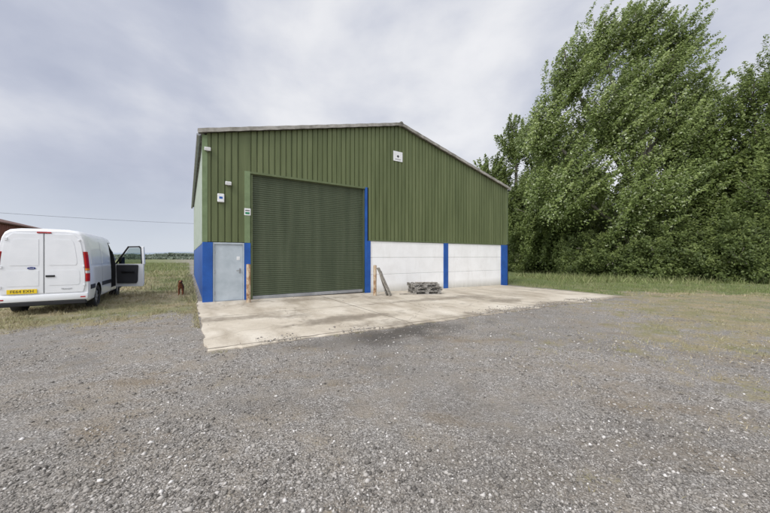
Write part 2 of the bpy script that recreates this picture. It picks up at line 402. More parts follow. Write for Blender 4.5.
sidewall(.03,-1,1.97,HE,M_sidewall,'side_wall'); sidewall(W+.02,1,2.2,HE,M_green,'side_wall')
box('side_base_wall',.02,.2,.16,LEN,-.6,1.96,M_blue,B); box('side_base_wall',W-.2,W+.02,.3,LEN,-.8,2.19,M_cw,B)
vr=[(0,LEN,-.8),(W,LEN,-.8),(W,LEN,HE),(W/2,LEN,HA),(0,LEN,HE)]
meshobj('rear_wall',vr,[(0,1,2,3,4)],M_green,B)
OV=.13
def roofside(s):
    vs=[];fs=[]; n=int((LEN+.5)/.073)
    x_r=W/2; x_e=-OV if s<0 else W+OV
    zr=HA+.06; ze=HE+.06-(HA-HE)*OV/(W/2)
    for i in range(n+1):
        y=-.17+i*.073; dz=.022*math.cos(i*math.pi)
        vs+= [(x_e,y,ze+dz),(x_r,y,zr+dz),(x_e,y,ze+dz-.035),(x_r,y,zr+dz-.035)]
    for i in range(n):
        a=4*i; b=a+4
        fs+=[(a,b,b+1,a+1),(a+2,a+3,b+3,b+2),(a,a+2,b+2,b)]
    fs+=[(0,1,3,2)]
    return meshobj('roof',vs,fs,M_roof,B,smooth=False)
roofside(-1); roofside(1)
def verge(s):
    x_e=-OV-.02 if s<0 else W+OV+.02; x_r=W/2
    ze=HE+.095-(HA-HE)*OV/(W/2); zr=HA+.095
    vs=[];fs=[];n=26
    for i in range(n+1):
        f=i/n; x=x_e+(x_r-x_e)*f; z=ze+(zr-ze)*f+ (.012 if i%2 else 0)
        vs+=[(x,-.21,z-.13),(x,-.21,z),(x,.10,z+.02),(x,-.185,z-.13),(x,-.185,z-.02)]
    for i in range(n):
        a=5*i;b=a+5
        fs+=[(a,b,b+1,a+1),(a+1,b+1,b+2,a+2),(a,a+3,b+3,b),(a+3,a+4,b+4,b+3)]
    fs+=[(0,1,4,3)]
    meshobj('roof_verge',vs,fs,M_roof,B)
verge(-1); verge(1)
bm=bmesh.new()
addcyl(bm,.10,LEN+.5,T((W/2,LEN/2+.04,HA+.05))@RX(math.pi/2),12); bmobj('ridge_cap',bm,M_roof,B,smooth=True,angle=.8)
for x in(-.12,W+.17):
    vs=[];fs=[]
    for k,y in enumerate((-.12,LEN+.2)):
        for j in range(9):
            a_=math.pi+j/8*math.pi; vs.append((x+.06*math.cos(a_),y,HE-.07+.06*math.sin(a_)))
    for j in range(8): fs.append((j,j+1,j+10,j+9))
    fs.append(tuple(range(9)))
    meshobj('gutter',vs,fs,M_steel if x<0 else M_black,B,smooth=True,angle=.8)
bm=bmesh.new(); addcyl(bm,.045,HE+.1,T((W+.12,.02,HE/2-.2)),12)
bmobj('downpipe',bm,M_black,B,smooth=True,angle=.8)
box('corner_flashing',-.03,.12,-.085,-.02,1.97,HE-.06,M_ltgreen,B,.004)
box('corner_flashing',W-.06,W+.045,-.08,-.02,2.2,HE-.08,M_trimgreen,B,.004)
box('shutter_flashing',SL-.2,SL-.02,-.085,.10,1.97,SH+.05,M_ltgreen,B,.004)
box('lintel',SL-.02,SR,-.08,.10,SH-.02,SH+.05,M_trimgreen,B,.004)
box('cladding_flashing',SR+.17,W-.1,-.085,-.03,2.17,2.215,M_trimgreen,B,.003)
box('post',-.02,.27,-.09,.14,-.3,1.965,M_blue,B,.008)
box('post',SL-.2,SL-.005,-.09,.12,-.3,1.965,M_blue,B,.006)
box('post',SR,SR+.10,-.095,.12,-.3,SH+.05,M_blue,B,.006)
box('post',SR+.103,SR+.26,-.085,.12,-.3,2.165,M_blue,B,.006)
box('post',10.42,10.70,-.085,.12,-.45,2.165,M_blue,B,.006)
box('post',W-.55,W+.0,-.085,.12,-.5,2.165,M_blue,B,.006)
for (a0,a1) in((SR+.265,10.415),(10.705,W-.555)):
    zs=[-.45,.72,1.46,2.165]
    for i in range(3):
        box('wall_panel',a0,a1,-.045+.003*(i%2),.1,zs[i]+.004,zs[i+1]-.004,M_cw,B,.008)
box('wall_infill',SR+.31,W-.63,-.02,.09,-.45,2.15,M_dark,B)
prof=[(0,0),(.007,.010),(.019,.017),(.042,.018),(.055,.013),(.063,.003),(.070,0)]
L=[]; z=.14-.02
while z<SH:
    for a_,b_ in prof: L.append((z+a_,-b_))
    z+=.075
vs=[];
for z,yb in L: vs+= [(SL+.01,.06+yb,z),(SR-.01,.06+yb,z)]
fs=[(2*i,2*i+1,2*i+3,2*i+2) for i in range(len(L)-1)]
S=meshobj('shutter_door',vs,fs,M_shut,B); S['label']='closed dark green slatted roller shutter'
box('bottom_rail',SL+.01,SR-.01,.015,.075,.0,.118,M_steel,S,.006) 
for q in (SL,SR-.07): box('guide_rail',q,q+.07,-.03,.055,-.02,SH-.025,M_trimgreen if q==SL else M_shut,S,.004)
D=box('door',.325,1.165,-.03,.02,.035,1.90,M_doorgrey,B,.004); D['label']='pale grey steel side door'
bm=bmesh.new(); addbox(bm,.275,.322,-.06,.06,.0,1.965,.003); addbox(bm,1.168,1.215,-.06,.06,0,1.965,.003); addbox(bm,.322,1.168,-.06,.06,1.905,1.965,.003)
bmobj('door_frame',bm,M_doorgrey,D)
bm=bmesh.new(); addbox(bm,1.06,1.11,-.04,-.028,.93,1.1,.004); addbox(bm,.97,1.10,-.075,-.055,1.02,1.045,.006); addcyl(bm,.012,.04,T((1.085,-.05,1.03))@RX(math.pi/2),10)
bmobj('handle',bm,M_steel,D)
for z in(.3,1.0,1.65):
    bm=bmesh.new(); addcyl(bm,.012,.11,T((.33,-.04,z)),10); bmobj('hinge',bm,M_steel,D)
box('door_notice',.98,1.08,-.034,-.031,1.38,1.50,M_white,D)
box('threshold',.27,1.22,-.1,.05,-.05,.034,M_steel,B,.004)
MB=Matrix.Translation(A)@RZ(PHI)
def onwall(o,t,y,z):
    o.matrix_world=MB@T((t,y,z)); return o
def text(name,s,size,mat,parent,loc,rot=(math.pi/2,0,0),al='CENTER',ext=.001):
    cu=bpy.data.curves.new(name,'FONT'); cu.body=s; cu.size=size; cu.align_x=al; cu.align_y='CENTER'; cu.extrude=ext
    o=bpy.data.objects.new(name,cu); COL.objects.link(o)
    dg=bpy.context.evaluated_depsgraph_get(); me=bpy.data.meshes.new_from_object(o.evaluated_get(dg))
    bpy.data.objects.remove(o); me.materials.clear(); me.materials.append(mat)
    o=bpy.data.objects.new(name,me); COL.objects.link(o); o.parent=parent; o.location=loc; o.rotation_euler=rot; return o
M_ink=pm('dark_ink',(.03,.03,.035))
M_signgreen=pm('sign_green',(.02,.22,.10))
e=thing('sign','square white company sign with small dark mark','sign',(0,0,0)); onwall(e,7.60,-.078,6.02); 
box('sign_panel',-.25,.25,-.012,.0,-.22,.22,M_white,e,.003)
bm=bmesh.new(); addbox(bm,-.05,.05,-.016,-.0125,-.05,.05,.002,RY(.78)); addbox(bm,-.16,.16,-.016,-.0125,-.145,-.125)
bmobj('sign_print',bm,M_ink,e)
e=thing('alarm_box','white alarm bell box fixed on green cladding','alarm box',(0,0,0)); onwall(e,.50,-.075,3.42)
bm=bmesh.new(); addbox(bm,-.10,.10,-.08,0,-.14,.14,.02); bmobj('casing',bm,M_white,e)
box('alarm_mark',-.05,.05,-.084,-.0805,-.03,.04,M_blue,e)
e=thing('safety_sign','small white and green notice on shutter flashing','sign',(0,0,0)); onwall(e,SL-.11,-.088,3.03)
box('sign_panel',-.1,.1,-.008,0,-.12,.12,M_white,e,.002); box('sign_print',-.07,.07,-.011,-.0085,-.08,-.01,M_signgreen,e); box('sign_print',-.07,.07,-.011,-.0085,.03,.06,M_ink,e)
for (t,z,l) in((.72,3.95,'small pale bulkhead lamp on green cladding'),(.12,4.98,'small white security lamp below the eaves')):
    e=thing('wall_lamp',l,'lamp',(0,0,0),group='lamps fixed on the warehouse'); onwall(e,t,-.075,z)
    bm=bmesh.new(); addbox(bm,-.09,.09,-.13,-.02,-.06,.05,.015,RX(.3)); bmobj('lamp_head',bm,M_white,e)
    bm=bmesh.new(); addbox(bm,-.03,.03,-.05,0,-.10,.0,.005); bmobj('bracket',bm,M_steel,e)
def gnd(x,y): return float(np.where(inapron(x,y),gslope(x,y)+.028,gz(x,y)))
for (x,y,h) in((-4.43,10.06,1.24),(-.40,12.3,1.2)):
    bm=bmesh.new(); addcyl(bm,.066,h+.2,T((0,0,h/2-.1)),20,bev=.012)
    o=bmobj('bollard',bm,M_rust,None,(x,y,gnd(x,y)),True,.7); tag(o,'rusty cream steel bollard guarding the shutter','bollard','bollards beside the roller shutter')
# ------------------------------------------------------------ pallets
def pallet_mesh():
    bm=bmesh.new()
    for i in range(7):
        x=-.6+i*.185; w=.09; addbox(bm,x,x+w,-.5,.5,.122,.144,.003)
    for y in(-.5,-.05,.40): 
        addbox(bm,-.6,.6,y,y+.1,.100,.121,.003)
        addbox(bm,-.6,.6,y,y+.1,.0,.021,.003)
        for x in(-.6,-.07,.46): addbox(bm,x,x+.14,y,y+.1,.0215,.0995,.003)
    me=bpy.data.meshes.new('pallet'); bm.to_mesh(me); bm.free(); me.materials.append(M_wood2); return me
pme=pallet_mesh()
pz=gnd(1.7,13.3)
for i,(dx,dy,r) in enumerate(((0,0,.1),(.04,.03,.16),(-.06,-.02,.05))):
    o=bpy.data.objects.new('pallet',pme); COL.objects.link(o); o.location=(1.68+dx,13.35+dy,pz+.146*i); o.rotation_euler=(0,0,r+.05)
    tag(o,'weathered grey timber pallet in a low stack','pallet','pallets stacked on the concrete')
o=box('timber_offcut',-.5,.5,-.06,.06,0,.05,M_wood,None,.004); o.location=(1.75,13.1,pz+.44); o.rotation_euler=(0,.03,.35); tag(o,'rough timber batten lying on stacked pallets','timber')
o=box('timber_offcut',-.35,.35,-.05,.05,0,.04,M_wood,None,.004); o.location=(.95,12.75,gnd(.95,12.75)+.002); o.rotation_euler=(0,0,.2); tag(o,'short batten lying on the concrete','timber')
gb=gnd(.2,12.25)
for k,(bx,by,tx,ty,tz,w) in enumerate(((.22,12.2,-.28,12.42,1.10,.11),(.10,12.32,-.20,12.55,.95,.09))):
    b0=Vector((bx,by,gb+.012)); b1=Vector((tx,ty,gb+tz)); v=(b1-b0); L_=v.length
    q=v.to_track_quat('Z','Y')
    bm=bmesh.new(); addbox(bm,-w,w,-.02,.02,0,L_,.004)
    o=bmobj('timber_board',bm,M_wood2 if k else M_wood,None,b0); o.rotation_mode='QUATERNION'; o.rotation_quaternion=q
    tag(o,'grey weathered board leaning against a bollard','board','boards leaning by the bollard')
# ------------------------------------------------------------ van
M_vanw,nt,p=nmat('white_van_paint'); co_=objco(nt)
nt.links.new(ramp(nt,noise(nt,co_,2.0,6),[(.3,(.74,.75,.76)),(.65,(.82,.825,.83))]),p.inputs['Base Color']); p.inputs['Roughness'].default_value=.28; p.inputs['Coat Weight'].default_value=.4
M_tyre=pm('tyre_rubber',(.03,.03,.03),(.02,.02,.02),rough=.85,scale=12,bs=.2)
M_rim=pm('wheel_silver',(.45,.45,.46),(.35,.35,.36),rough=.35,metal=.7)
M_red=pm('red_lens',(.45,.012,.012),(.3,.008,.008),rough=.15,scale=8)
M_clear=pm('clear_lens',(.6,.58,.56),rough=.15)
M_amber=pm('amber_lens',(.7,.25,.03),rough=.2)
M_plate=pm('yellow_plate',(.85,.62,.03),(.8,.56,.03),rough=.35)
M_glass,nt,p=nmat('dark_glass'); p.inputs['Base Color'].default_value=(.02,.025,.028,1); p.inputs['Roughness'].default_value=.05; p.inputs['Specular IOR Level'].default_value=.7
M_clearglass,nt,p=nmat('clear_glass')
gl=N(nt,'ShaderNodeBsdfGlossy'); gl.inputs['Roughness'].default_value=.02; tr=N(nt,'ShaderNodeBsdfTransparent'); tr.inputs[0].default_value=(.72,.77,.76,1)
mx=N(nt,'ShaderNodeMixShader'); fr=N(nt,'ShaderNodeFresnel'); nt.links.new(fr.outputs[0],mx.inputs[0]); nt.links.new(tr.outputs[0],mx.inputs[1]); nt.links.new(gl.outputs[0],mx.inputs[2])
nt.links.new(mx.outputs[0],nt.nodes['Material Output'].inputs[0])
M_seat=pm('dark_fabric',(.045,.045,.05),rough=.95)
TH=math.radians(32); r_=Vector((math.cos(TH),math.sin(TH),0)); Rr=Vector(((89.5-385)/F*8.45,8.45,0))
HW=.86
vo=Rr-r_*HW
Vn=thing('van','white panel van with yellow plate and cab door open','van',(vo.x,vo.y,gnd(vo.x,vo.y)-.02),TH)
HT=2.24
sec=[(0,0),(0,.90),(.03,.975),(.12,1.0),(.38,1.0),(.5,.985),(.66,.955),(.80,.915),(.89,.875),(.945,.82),(.98,.72),(.995,.5),(1.0,0)]
st=[(0,.30,HT-.07,.965),(.03,.29,HT-.03,.985),(.09,.28,HT-.005,1.0),(.6,.28,HT,1.0),(1.6,.28,HT,1.0),(2.6,.28,HT,1),(3.1,.28,HT-.03,1),(3.35,.28,HT-.12,1.0),(3.75,.28,HT-.55,1.0),(4.15,.28,1.30,.99),(4.5,.27,1.17,.97),(4.8,.26,1.02,.92),(4.93,.27,.85,.86),(4.99,.34,.66,.8)]
vs=[];fs=[];m_=len(sec)
for (y,zb,zt,wf) in st:
    ring=[]
    for f,w in sec: ring.append((HW*w*wf,y,zb+(zt-zb)*f))
    for f,w in reversed(sec[1:-1]): ring.append((-HW*w*wf,y,zb+(zt-zb)*f))
    vs+=ring
R_=2*m_-2
for i in range(len(st)-1):
    for j in range(R_):
        a=i*R_+j; b=i*R_+(j+1)%R_; fs.append((a,b,b+R_,a+R_))
fs.append(tuple(range(R_))); fs.append(tuple(range(len(vs)-1,len(vs)-R_-1,-1)))
body=meshobj('body',vs,fs,[M_vanw,M_black],Vn,smooth=False)
def cutter(bm):
    me=bpy.data.meshes.new('c'); bmesh.ops.recalc_face_normals(bm,faces=bm.faces); bm.to_mesh(me); bm.free(); me.materials.append(M_vanw); me.materials.append(M_black)
    for p in me.polygons: p.material_index=1
    o=bpy.data.objects.new('c',me); COL.objects.link(o); o.parent=Vn; return o
WR,WF=.98,4.02
cs=[]
for s in(-1,1):
    for y in(WR,WF):
        bm=bmesh.new(); addcyl(bm,.39,.30,T((s*(HW-.11),y,.363))@RY(math.pi/2),31); cs.append(cutter(bm))
bm=bmesh.new(); addbox(bm,-.317,HW+.133,2.713,3.597,.443,1.987,0); cs.append(cutter(bm))
def vol(me):
    b=bmesh.new(); b.from_mesh(me); v=abs(b.calc_volume()); b.free(); return v
for c in cs:
    v0=vol(body.data)
    for solver in('EXACT','FAST'):
        md=body.modifiers.new('b','BOOLEAN'); md.operation='DIFFERENCE'; md.object=c; md.solver=solver
        bpy.context.view_layer.update()
        dg=bpy.context.evaluated_depsgraph_get(); nm=bpy.data.meshes.new_from_object(body.evaluated_get(dg)); body.modifiers.clear()
        v1=vol(nm); tops=[v.co.z for v in nm.vertices if 1.5<v.co.y<2.7]
        if v1>v0*.86 and v1<v0*1.001 and tops and max(tops)>2.1: body.data=nm; break
    bpy.data.objects.remove(c)
nm=body.data
nm.shade_smooth(); nm.set_sharp_from_angle(angle=math.radians(35))
for s in(-1,1):
    for y in(WR,WF):
        Wl=bpy.data.objects.new('wheel',None); COL.objects.link(Wl); Wl.parent=Vn; Wl.location=(s*(HW-.13),y,.34)
        bm=bmesh.new(); prof2=[(.21,-.1),(.30,-.115),(.33,-.10),(.345,-.07),(.345,.07),(.33,.10),(.30,.115),(.21,.1)]
        vv=[]
        for k in range(36):
            a_=k/36*2*math.pi; vv.append([bm.verts.new((b_,r*math.cos(a_),r*math.sin(a_))) for r,b_ in prof2])
        for k in range(36):
            for j in range(len(prof2)):
                q=(j+1)%len(prof2); bm.faces.new((vv[k][j],vv[(k+1)%36][j],vv[(k+1)%36][q],vv[k][q]))
        bmobj('tyre',bm,M_tyre,Wl,smooth=True,angle=.7)
        bm=bmesh.new(); addcyl(bm,.205,.14,RY(math.pi/2),32,bev=.01)
        for k in range(8):
            a_=k/8*2*math.pi; addbox(bm,s*.06,s*.085,-.02,.02,.07,.195,.004,RX(a_))
        addcyl(bm,.06,.06,T((s*.07,0,0))@RY(math.pi/2),20,bev=.006); bmobj('rim',bm,M_rim,Wl,smooth=True,angle=.5)
def rearx(z):
    f=(z-.3)/(HT-.07-.3)
    for k in range(1,len(sec)-1):
        if sec[k][0]<=f<=sec[k+1][0]: 
            a0,w0=sec[k];a1,w1=sec[k+1]; return HW*.965*(w0+(w1-w0)*(f-a0)/(a1-a0+1e-9))
    return HW*.9
def rearpanel(s,z0,z1,xin,inset,yo,th,mat,name,par,n=14,bev=.012):
    outer=[]
    for k in range(n+1):
        z=z0+(z1-z0)*k/n; x=rearx(z)-inset
        if k==0 or k==n: x-=.03
        outer.append((s*x,z))
    pts=[(s*xin,z0)]+outer+[(s*xin,z1)]
    bm=bmesh.new(); fr=[bm.verts.new((x,yo-th,z)) for x,z in pts]; bk=[bm.verts.new((x,yo,z)) for x,z in pts]
    bm.faces.new(fr); bm.faces.new(bk[::-1]); k_=len(pts)
    for i in range(k_): bm.faces.new((fr[i],fr[(i+1)%k_],bk[(i+1)%k_],bk[i]))
    bmesh.ops.bevel(bm,geom=[e for e in bm.edges if all(v in fr for v in e.verts)],offset=bev,segments=2,affect='EDGES')
    return bmobj(name,bm,mat,par,smooth=True,angle=.5)
for s in(-1,1):
    rd=rearpanel(s,.56,2.10,.006,.06,.005,.028,M_vanw,'rear_door',Vn)
    rearpanel(s,1.28,1.96,.09,.19,-.0235,.006,M_vanw,'door_pressing',rd,bev=.005)
    rearpanel(s,.76,1.16,.09,.16,-.0235,.005,M_vanw,'door_pressing',rd,bev=.004)
    for z in(.75,1.25,1.95):
        bm=bmesh.new(); addbox(bm,s*(rearx(z)-.090),s*(rearx(z)-.050),-.038,-.005,z-.025,z+.025,.006); bmobj('hinge',bm,M_vanw,rd)
    def lens(z0,z1,mat,nm,par):
        bm=bmesh.new(); n=8; ring=[]
        for k in range(n+1):
            z=z0+(z1-z0)*k/n; xo=rearx(z)
            ring.append([bm.verts.new((s*(xo-.046),-.024,z)),bm.verts.new((s*(xo-.010),-.030,z)),bm.verts.new((s*(xo+.018),.0,z)),bm.verts.new((s*(xo+.032),.065,z)),bm.verts.new((s*(xo-.05),.07,z))])
        for k in range(n):
            for j in range(5):
                q=(j+1)%5; bm.faces.new((ring[k][j],ring[k][q],ring[k+1][q],ring[k+1][j]))
        bm.faces.new(ring[0]); bm.faces.new(ring[-1][::-1]); return bmobj(nm,bm,mat,par,smooth=True,angle=.6)
    tl=lens(.84,1.64,M_red,'tail_light',Vn)
    lens(1.06,1.13,M_clear,'reversing_lens',tl).scale=(1.003,1.05,1)
    lens(1.14,1.19,M_amber,'indicator_lens',tl).scale=(1.003,1.05,1)
box('door_seam',-.006,.006,-.012,.0,.56,2.10,M_black,Vn)
bm=bmesh.new(); addbox(bm,-.84,.84,-.045,.12,.36,.54,.035); bmobj('rear_bumper',bm,M_vanw,Vn,smooth=True,angle=.5)
bm=bmesh.new(); addbox(bm,-.80,.80,-.03,.1,.25,.358,.02); bmobj('bumper_valance',bm,M_black,Vn)
for s in(-1,1): box('reflector',s*.74-.05,s*.74+.05,-.049,-.0452,.42,.45,M_red,Vn)
bm=bmesh.new(); addbox(bm,-.13,.13,-.035,.03,2.11,2.145,.008); bmobj('brake_light',bm,M_red,Vn)
bm=bmesh.new(); addbox(bm,.03,.20,-.05,-.02,.98,1.03,.01); bmobj('handle',bm,M_black,Vn)
pl=box('number_plate',-.26,.26,-.008,0,-.056,.056,M_plate,Vn,.003,loc=(-.38,-.036,.63)); pl['label']='yellow rear number plate'
text('plate_lettering','FE64 EXH',.098,M_ink,pl,(0,-.0095,0))
bm=bmesh.new(); addcyl(bm,.075,.008,Matrix.Diagonal((1,1,.42,1))@RX(math.pi/2),32); bmobj('badge',bm,pm('badge_blue',(.01,.03,.2),rough=.2),Vn,loc=(-.22,-.031,1.215),smooth=True,angle=.6)
text('badge_lettering','Ford',.045,M_white,Vn,(-.22,-.0365,1.215))
text('model_lettering','TRANSIT',.055,M_steel,Vn,(.42,-.030,.66))
for s in(-1,1):
    def sx(z):
        f=(z-.28)/(HT-.28)
        for k in range(1,len(sec)-1):
            if sec[k][0]<=f<=sec[k+1][0]:
                a0,w0=sec[k];a1,w1=sec[k+1]; return HW*(w0+(w1-w0)*(f-a0)/(a1-a0+1e-9))
    for q0,q1 in((1.42,2.66),(.12,.56)):
        bm=bmesh.new(); addbox(bm,s*(HW-.005),s*(HW+.018),q0,q1,.62,.74,.006); bmobj('side_moulding',bm,M_black,Vn)
    for (y0,y1) in((.25,1.42),(1.50,2.62)):
        bm=bmesh.new(); n=8; q=[]
        for k in range(n+1):
            z=1.30+(1.94-1.30)*k/n; x=sx(z)+.008; q.append([bm.verts.new((s*(x-.03),y0,z)),bm.verts.new((s*x,y0+.03,z)),bm.verts.new((s*x,y1-.03,z)),bm.verts.new((s*(x-.03),y1,z))])
        for k in range(n):
            for j in range(3): bm.faces.new((q[k][j],q[k][j+1],q[k+1][j+1],q[k+1][j]))
        bmobj('side_pressing',bm,M_vanw,Vn,smooth=True,angle=.6)
    for y in(1.46,2.66):
        bm=bmesh.new(); n=12; q=[]
        for k in range(n+1):
            z=.36+(2.05-.36)*k/n; x=sx(z)+.003; q.append([bm.verts.new((s*x,y-.006,z)),bm.verts.new((s*x,y+.006,z))])
        for k in range(n): bm.faces.new((q[k][0],q[k][1],q[k+1][1],q[k+1][0]))
        bmobj('panel_seam',bm,M_black,Vn)
    if s<0:
        bm=bmesh.new(); addbox(bm,s*(HW+.0),s*(HW+.20),3.50,3.60,1.25,1.55,.03); bmobj('wing_mirror',bm,M_black,Vn)
    bm=bmesh.new(); addbox(bm,s*.50,s*.75,4.72,4.93,.72,.92,.04); bmobj('headlight',bm,M_clear,Vn,smooth=True,angle=.6)
y0,z0,y1,z1=3.40,HT-.17,4.12,1.36
vs=[(-.62,y0,z0),(.62,y0,z0),(.76,y1,z1),(-.76,y1,z1)]
nn=Vector((0,.7,.5)).normalized()*.03
vs=[tuple(Vector(v)+nn) for v in vs]+[tuple(Vector(v)-nn*.5) for v in vs]
meshobj('windscreen',vs,[(0,1,2,3),(7,6,5,4),(0,4,5,1),(1,5,6,2),(2,6,7,3),(3,7,4,0)],M_glass,Vn)
box('front_bumper',-.80,.80,4.86,5.03,.24,.52,M_black,Vn,.05)
bm=bmesh.new()
addbox(bm,.15,.65,2.80,3.25,.62,.82,.04); addbox(bm,.15,.65,2.74,2.88,.78,1.45,.05); addbox(bm,.27,.53,2.75,2.85,1.44,1.68,.04); bmobj('seat',bm,M_seat,Vn)
bm=bmesh.new(); R0=T((.40,3.38,1.12))@RX(math.radians(-65)); 
for k in range(24):
    a0=k/24*2*math.pi; addcyl(bm,.014,.055,R0@T((.18*math.cos(a0),.18*math.sin(a0),0))@RZ(a0)@RX(math.pi/2),6)
addbox(bm,-.17,.17,-.02,.02,-.01,.01,.002,R0); bmobj('steering_wheel',bm,M_black,Vn)
DO=bpy.data.objects.new('door',None); COL.objects.link(DO); DO.parent=Vn; DO.location=(HW-.01,3.64,0); DO.rotation_euler=(0,0,math.radians(66))
DO['label']='open cab door showing its dark inner trim'
def plate(pts,x0,x1,mat,name,par,bev=0):
    bm=bmesh.new(); f0=[bm.verts.new((x0,y,z)) for y,z in pts]; f1=[bm.verts.new((x1,y,z)) for y,z in pts]
    bm.faces.new(f0); bm.faces.new(f1[::-1]); k_=len(pts)
    for i in range(k_): bm.faces.new((f0[i],f0[(i+1)%k_],f1[(i+1)%k_],f1[i]))
    if bev: bmesh.ops.bevel(bm,geom=bm.edges[:],offset=bev,segments=2,affect='EDGES')
    return bmobj(name,bm,mat,par)
win=[(-.10,1.27),(-.86,1.27),(-.84,1.80),(-.78,1.84),(-.45,1.83)]
plate([(0,.40),(-.92,.40),(-.95,.5),(-.95,1.24),(0,1.24)],-.05,.0,M_vanw,'door_skin',DO,.01)
plate([(-.08,.52),(-.72,.52),(-.76,.60),(-.78,1.20),(-.05,1.20)],-.10,-.052,M_seat,'door_trim',DO,.012)
bm=bmesh.new()
for a_,b_ in(((-.88,1.24),(-.85,1.82)),((-.85,1.82),(-.78,1.88)),((-.78,1.88),(-.42,1.87)),((-.42,1.87),(0,1.24))):
    p0=Vector((-.02,a_[0],a_[1]));p1=Vector((-.02,b_[0],b_[1])); v=p1-p0
    addbox(bm,-.02,.02,-.024,.024,-.02,v.length+.02,.006,T(p0)@v.to_track_quat('Z','X').to_matrix().to_4x4()@RZ(math.pi/2))
bmobj('window_frame',bm,M_black,DO)
bm=bmesh.new(); p0=Vector((-.02,-.945,1.22)); v=Vector((0,.035,.66)); addbox(bm,-.035,.03,-.04,.04,0,v.length,.01,T(p0)@v.to_track_quat('Z','X').to_matrix().to_4x4()@RZ(math.pi/2)); bmobj('door_pillar',bm,M_vanw,DO)
plate(win,-.024,-.018,M_clearglass,'window',DO)
bm=bmesh.new(); addbox(bm,-.145,-.10,-.68,-.25,.92,.98,.012); bmobj('armrest',bm,M_black,DO)
bm=bmesh.new(); addbox(bm,.01,.22,-.16,-.06,1.22,1.50,.03); bmobj('wing_mirror',bm,M_black,DO)
# ------------------------------------------------------------ dog standing in the grass
def dog(x,y,rz):
    e=thing('dog','small reddish brown dog standing in dry grass','dog',(x,y,float(gz(x,y))),rz)
    V_=[(0,-.02,.36),(0,.16,.37),(0,.26,.41),(0,.33,.50),(0,.37,.56),(0,.46,.545),(0,.51,.53),
        (0,-.16,.36),
        (.05,.22,.30),(.06,.23,.17),(.06,.235,.05),(.06,.26,.02),
        (-.05,.22,.30),(-.06,.23,.17),(-.06,.235,.05),(-.06,.26,.02),
        (.055,-.17,.29),(.065,-.11,.22),(.065,-.20,.13),(.065,-.19,.05),(.065,-.16,.02),
        (-.055,-.17,.29),(-.065,-.11,.22),(-.065,-.20,.13),(-.065,-.19,.05),(-.065,-.16,.02),
        (0,-.24,.40),(0,-.32,.48),(0,-.36,.57)]
    R__=[.085,.10,.085,.06,.062,.034,.024,.075, .045,.026,.02,.024,.045,.026,.02,.024, .055,.038,.022,.019,.023,.055,.038,.022,.019,.023,.022,.02,.012]
    E=[(0,1),(1,2),(2,3),(3,4),(4,5),(5,6),(0,7),(2,8),(8,9),(9,10),(10,11),(2,12),(12,13),(13,14),(14,15),(7,16),(16,17),(17,18),(18,19),(19,20),(7,21),(21,22),(22,23),(23,24),(24,25),(7,26),(26,27),(27,28)]
    me=bpy.data.meshes.new('body'); me.from_pydata(V_,E,[]); o=bpy.data.objects.new('body',me); COL.objects.link(o); o.parent=e
    md=o.modifiers.new('s','SKIN'); sv=me.skin_vertices[0].data
    for i,r in enumerate(R__): sv[i].radius=(r,r)
    sv[0].use_root=True
    o.modifiers.new('ss','SUBSURF').levels=2
    bpy.context.view_layer.update(); dg=bpy.context.evaluated_depsgraph_get(); m2=bpy.data.meshes.new_from_object(o.evaluated_get(dg)); o.modifiers.clear(); o.data=m2
    m2.materials.clear(); m2.materials.append(pm('brown_fur',(.26,.095,.04),(.12,.045,.022),rough=.9,scale=14,bs=.3)); m2.shade_smooth()
    for s in(-1,1):
        bm=bmesh.new(); b=[Vector((s*.045,.35,.605)),Vector((s*.03,.40,.60)),Vector((s*.075,.395,.52)),Vector((s*.085,.36,.51))]
        f=[bm.verts.new(v) for v in b]; g_=[bm.verts.new(v+Vector((s*.012,0,0))) for v in b]
        bm.faces.new(f); bm.faces.new(g_[::-1])
        for i in range(4): bm.faces.new((f[i],f[(i+1)%4],g_[(i+1)%4],g_[i]))
        bmesh.ops.bevel(bm,geom=bm.edges[:],offset=.004,segments=2,affect='EDGES')
        bmobj('ear',bm,pm('dark_fur',(.07,.028,.016),rough=.9),e)
        bm=bmesh.new(); bmesh.ops.create_uvsphere(bm,u_segments=10,v_segments=8,radius=.009); bmobj('eye',bm,M_black,e,loc=(s*.032,.422,.573),smooth=True)
    bm=bmesh.new(); bmesh.ops.create_uvsphere(bm,u_segments=10,v_segments=8,radius=.014); bmobj('nose',bm,M_black,e,loc=(0,.53,.535),smooth=True)
def S2W(px,dep): return ((px-385)/F*dep,dep)
x,y=S2W(181,12.2); dog(x,y,math.radians(-150))
# ------------------------------------------------------------ trees
def leafmat(name,dark,mid,light,silver=None):
    m,nt,p=nmat(name)
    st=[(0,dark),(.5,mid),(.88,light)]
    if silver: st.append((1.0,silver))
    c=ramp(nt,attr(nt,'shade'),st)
    nt.links.new(c,p.inputs['Base Color']); p.inputs['Roughness'].default_value=.48; p.inputs['Specular IOR Level'].default_value=.35
    trn=N(nt,'ShaderNodeBsdfTranslucent'); nt.links.new(c,trn.inputs[0])
    mx=N(nt,'ShaderNodeMixShader'); mx.inputs[0].default_value=.38
    nt.links.new(p.outputs[0],mx.inputs[1]); nt.links.new(trn.outputs[0],mx.inputs[2]); nt.links.new(mx.outputs[0],nt.nodes['Material Output'].inputs[0])
    return m
M_pop=leafmat('poplar_leaf',(.075,.11,.03),(.215,.28,.08),(.38,.45,.165),(.54,.59,.38))
M_oak=leafmat('dark_leaf',(.05,.073,.02),(.13,.172,.048),(.235,.285,.085))
M_mid=leafmat('mid_leaf',(.058,.085,.023),(.165,.218,.06),(.29,.35,.11))
M_bark=pm('bark',(.30,.28,.24),(.15,.13,.10),rough=.95,scale=6,stretch=(1,1,.3),bs=.6)
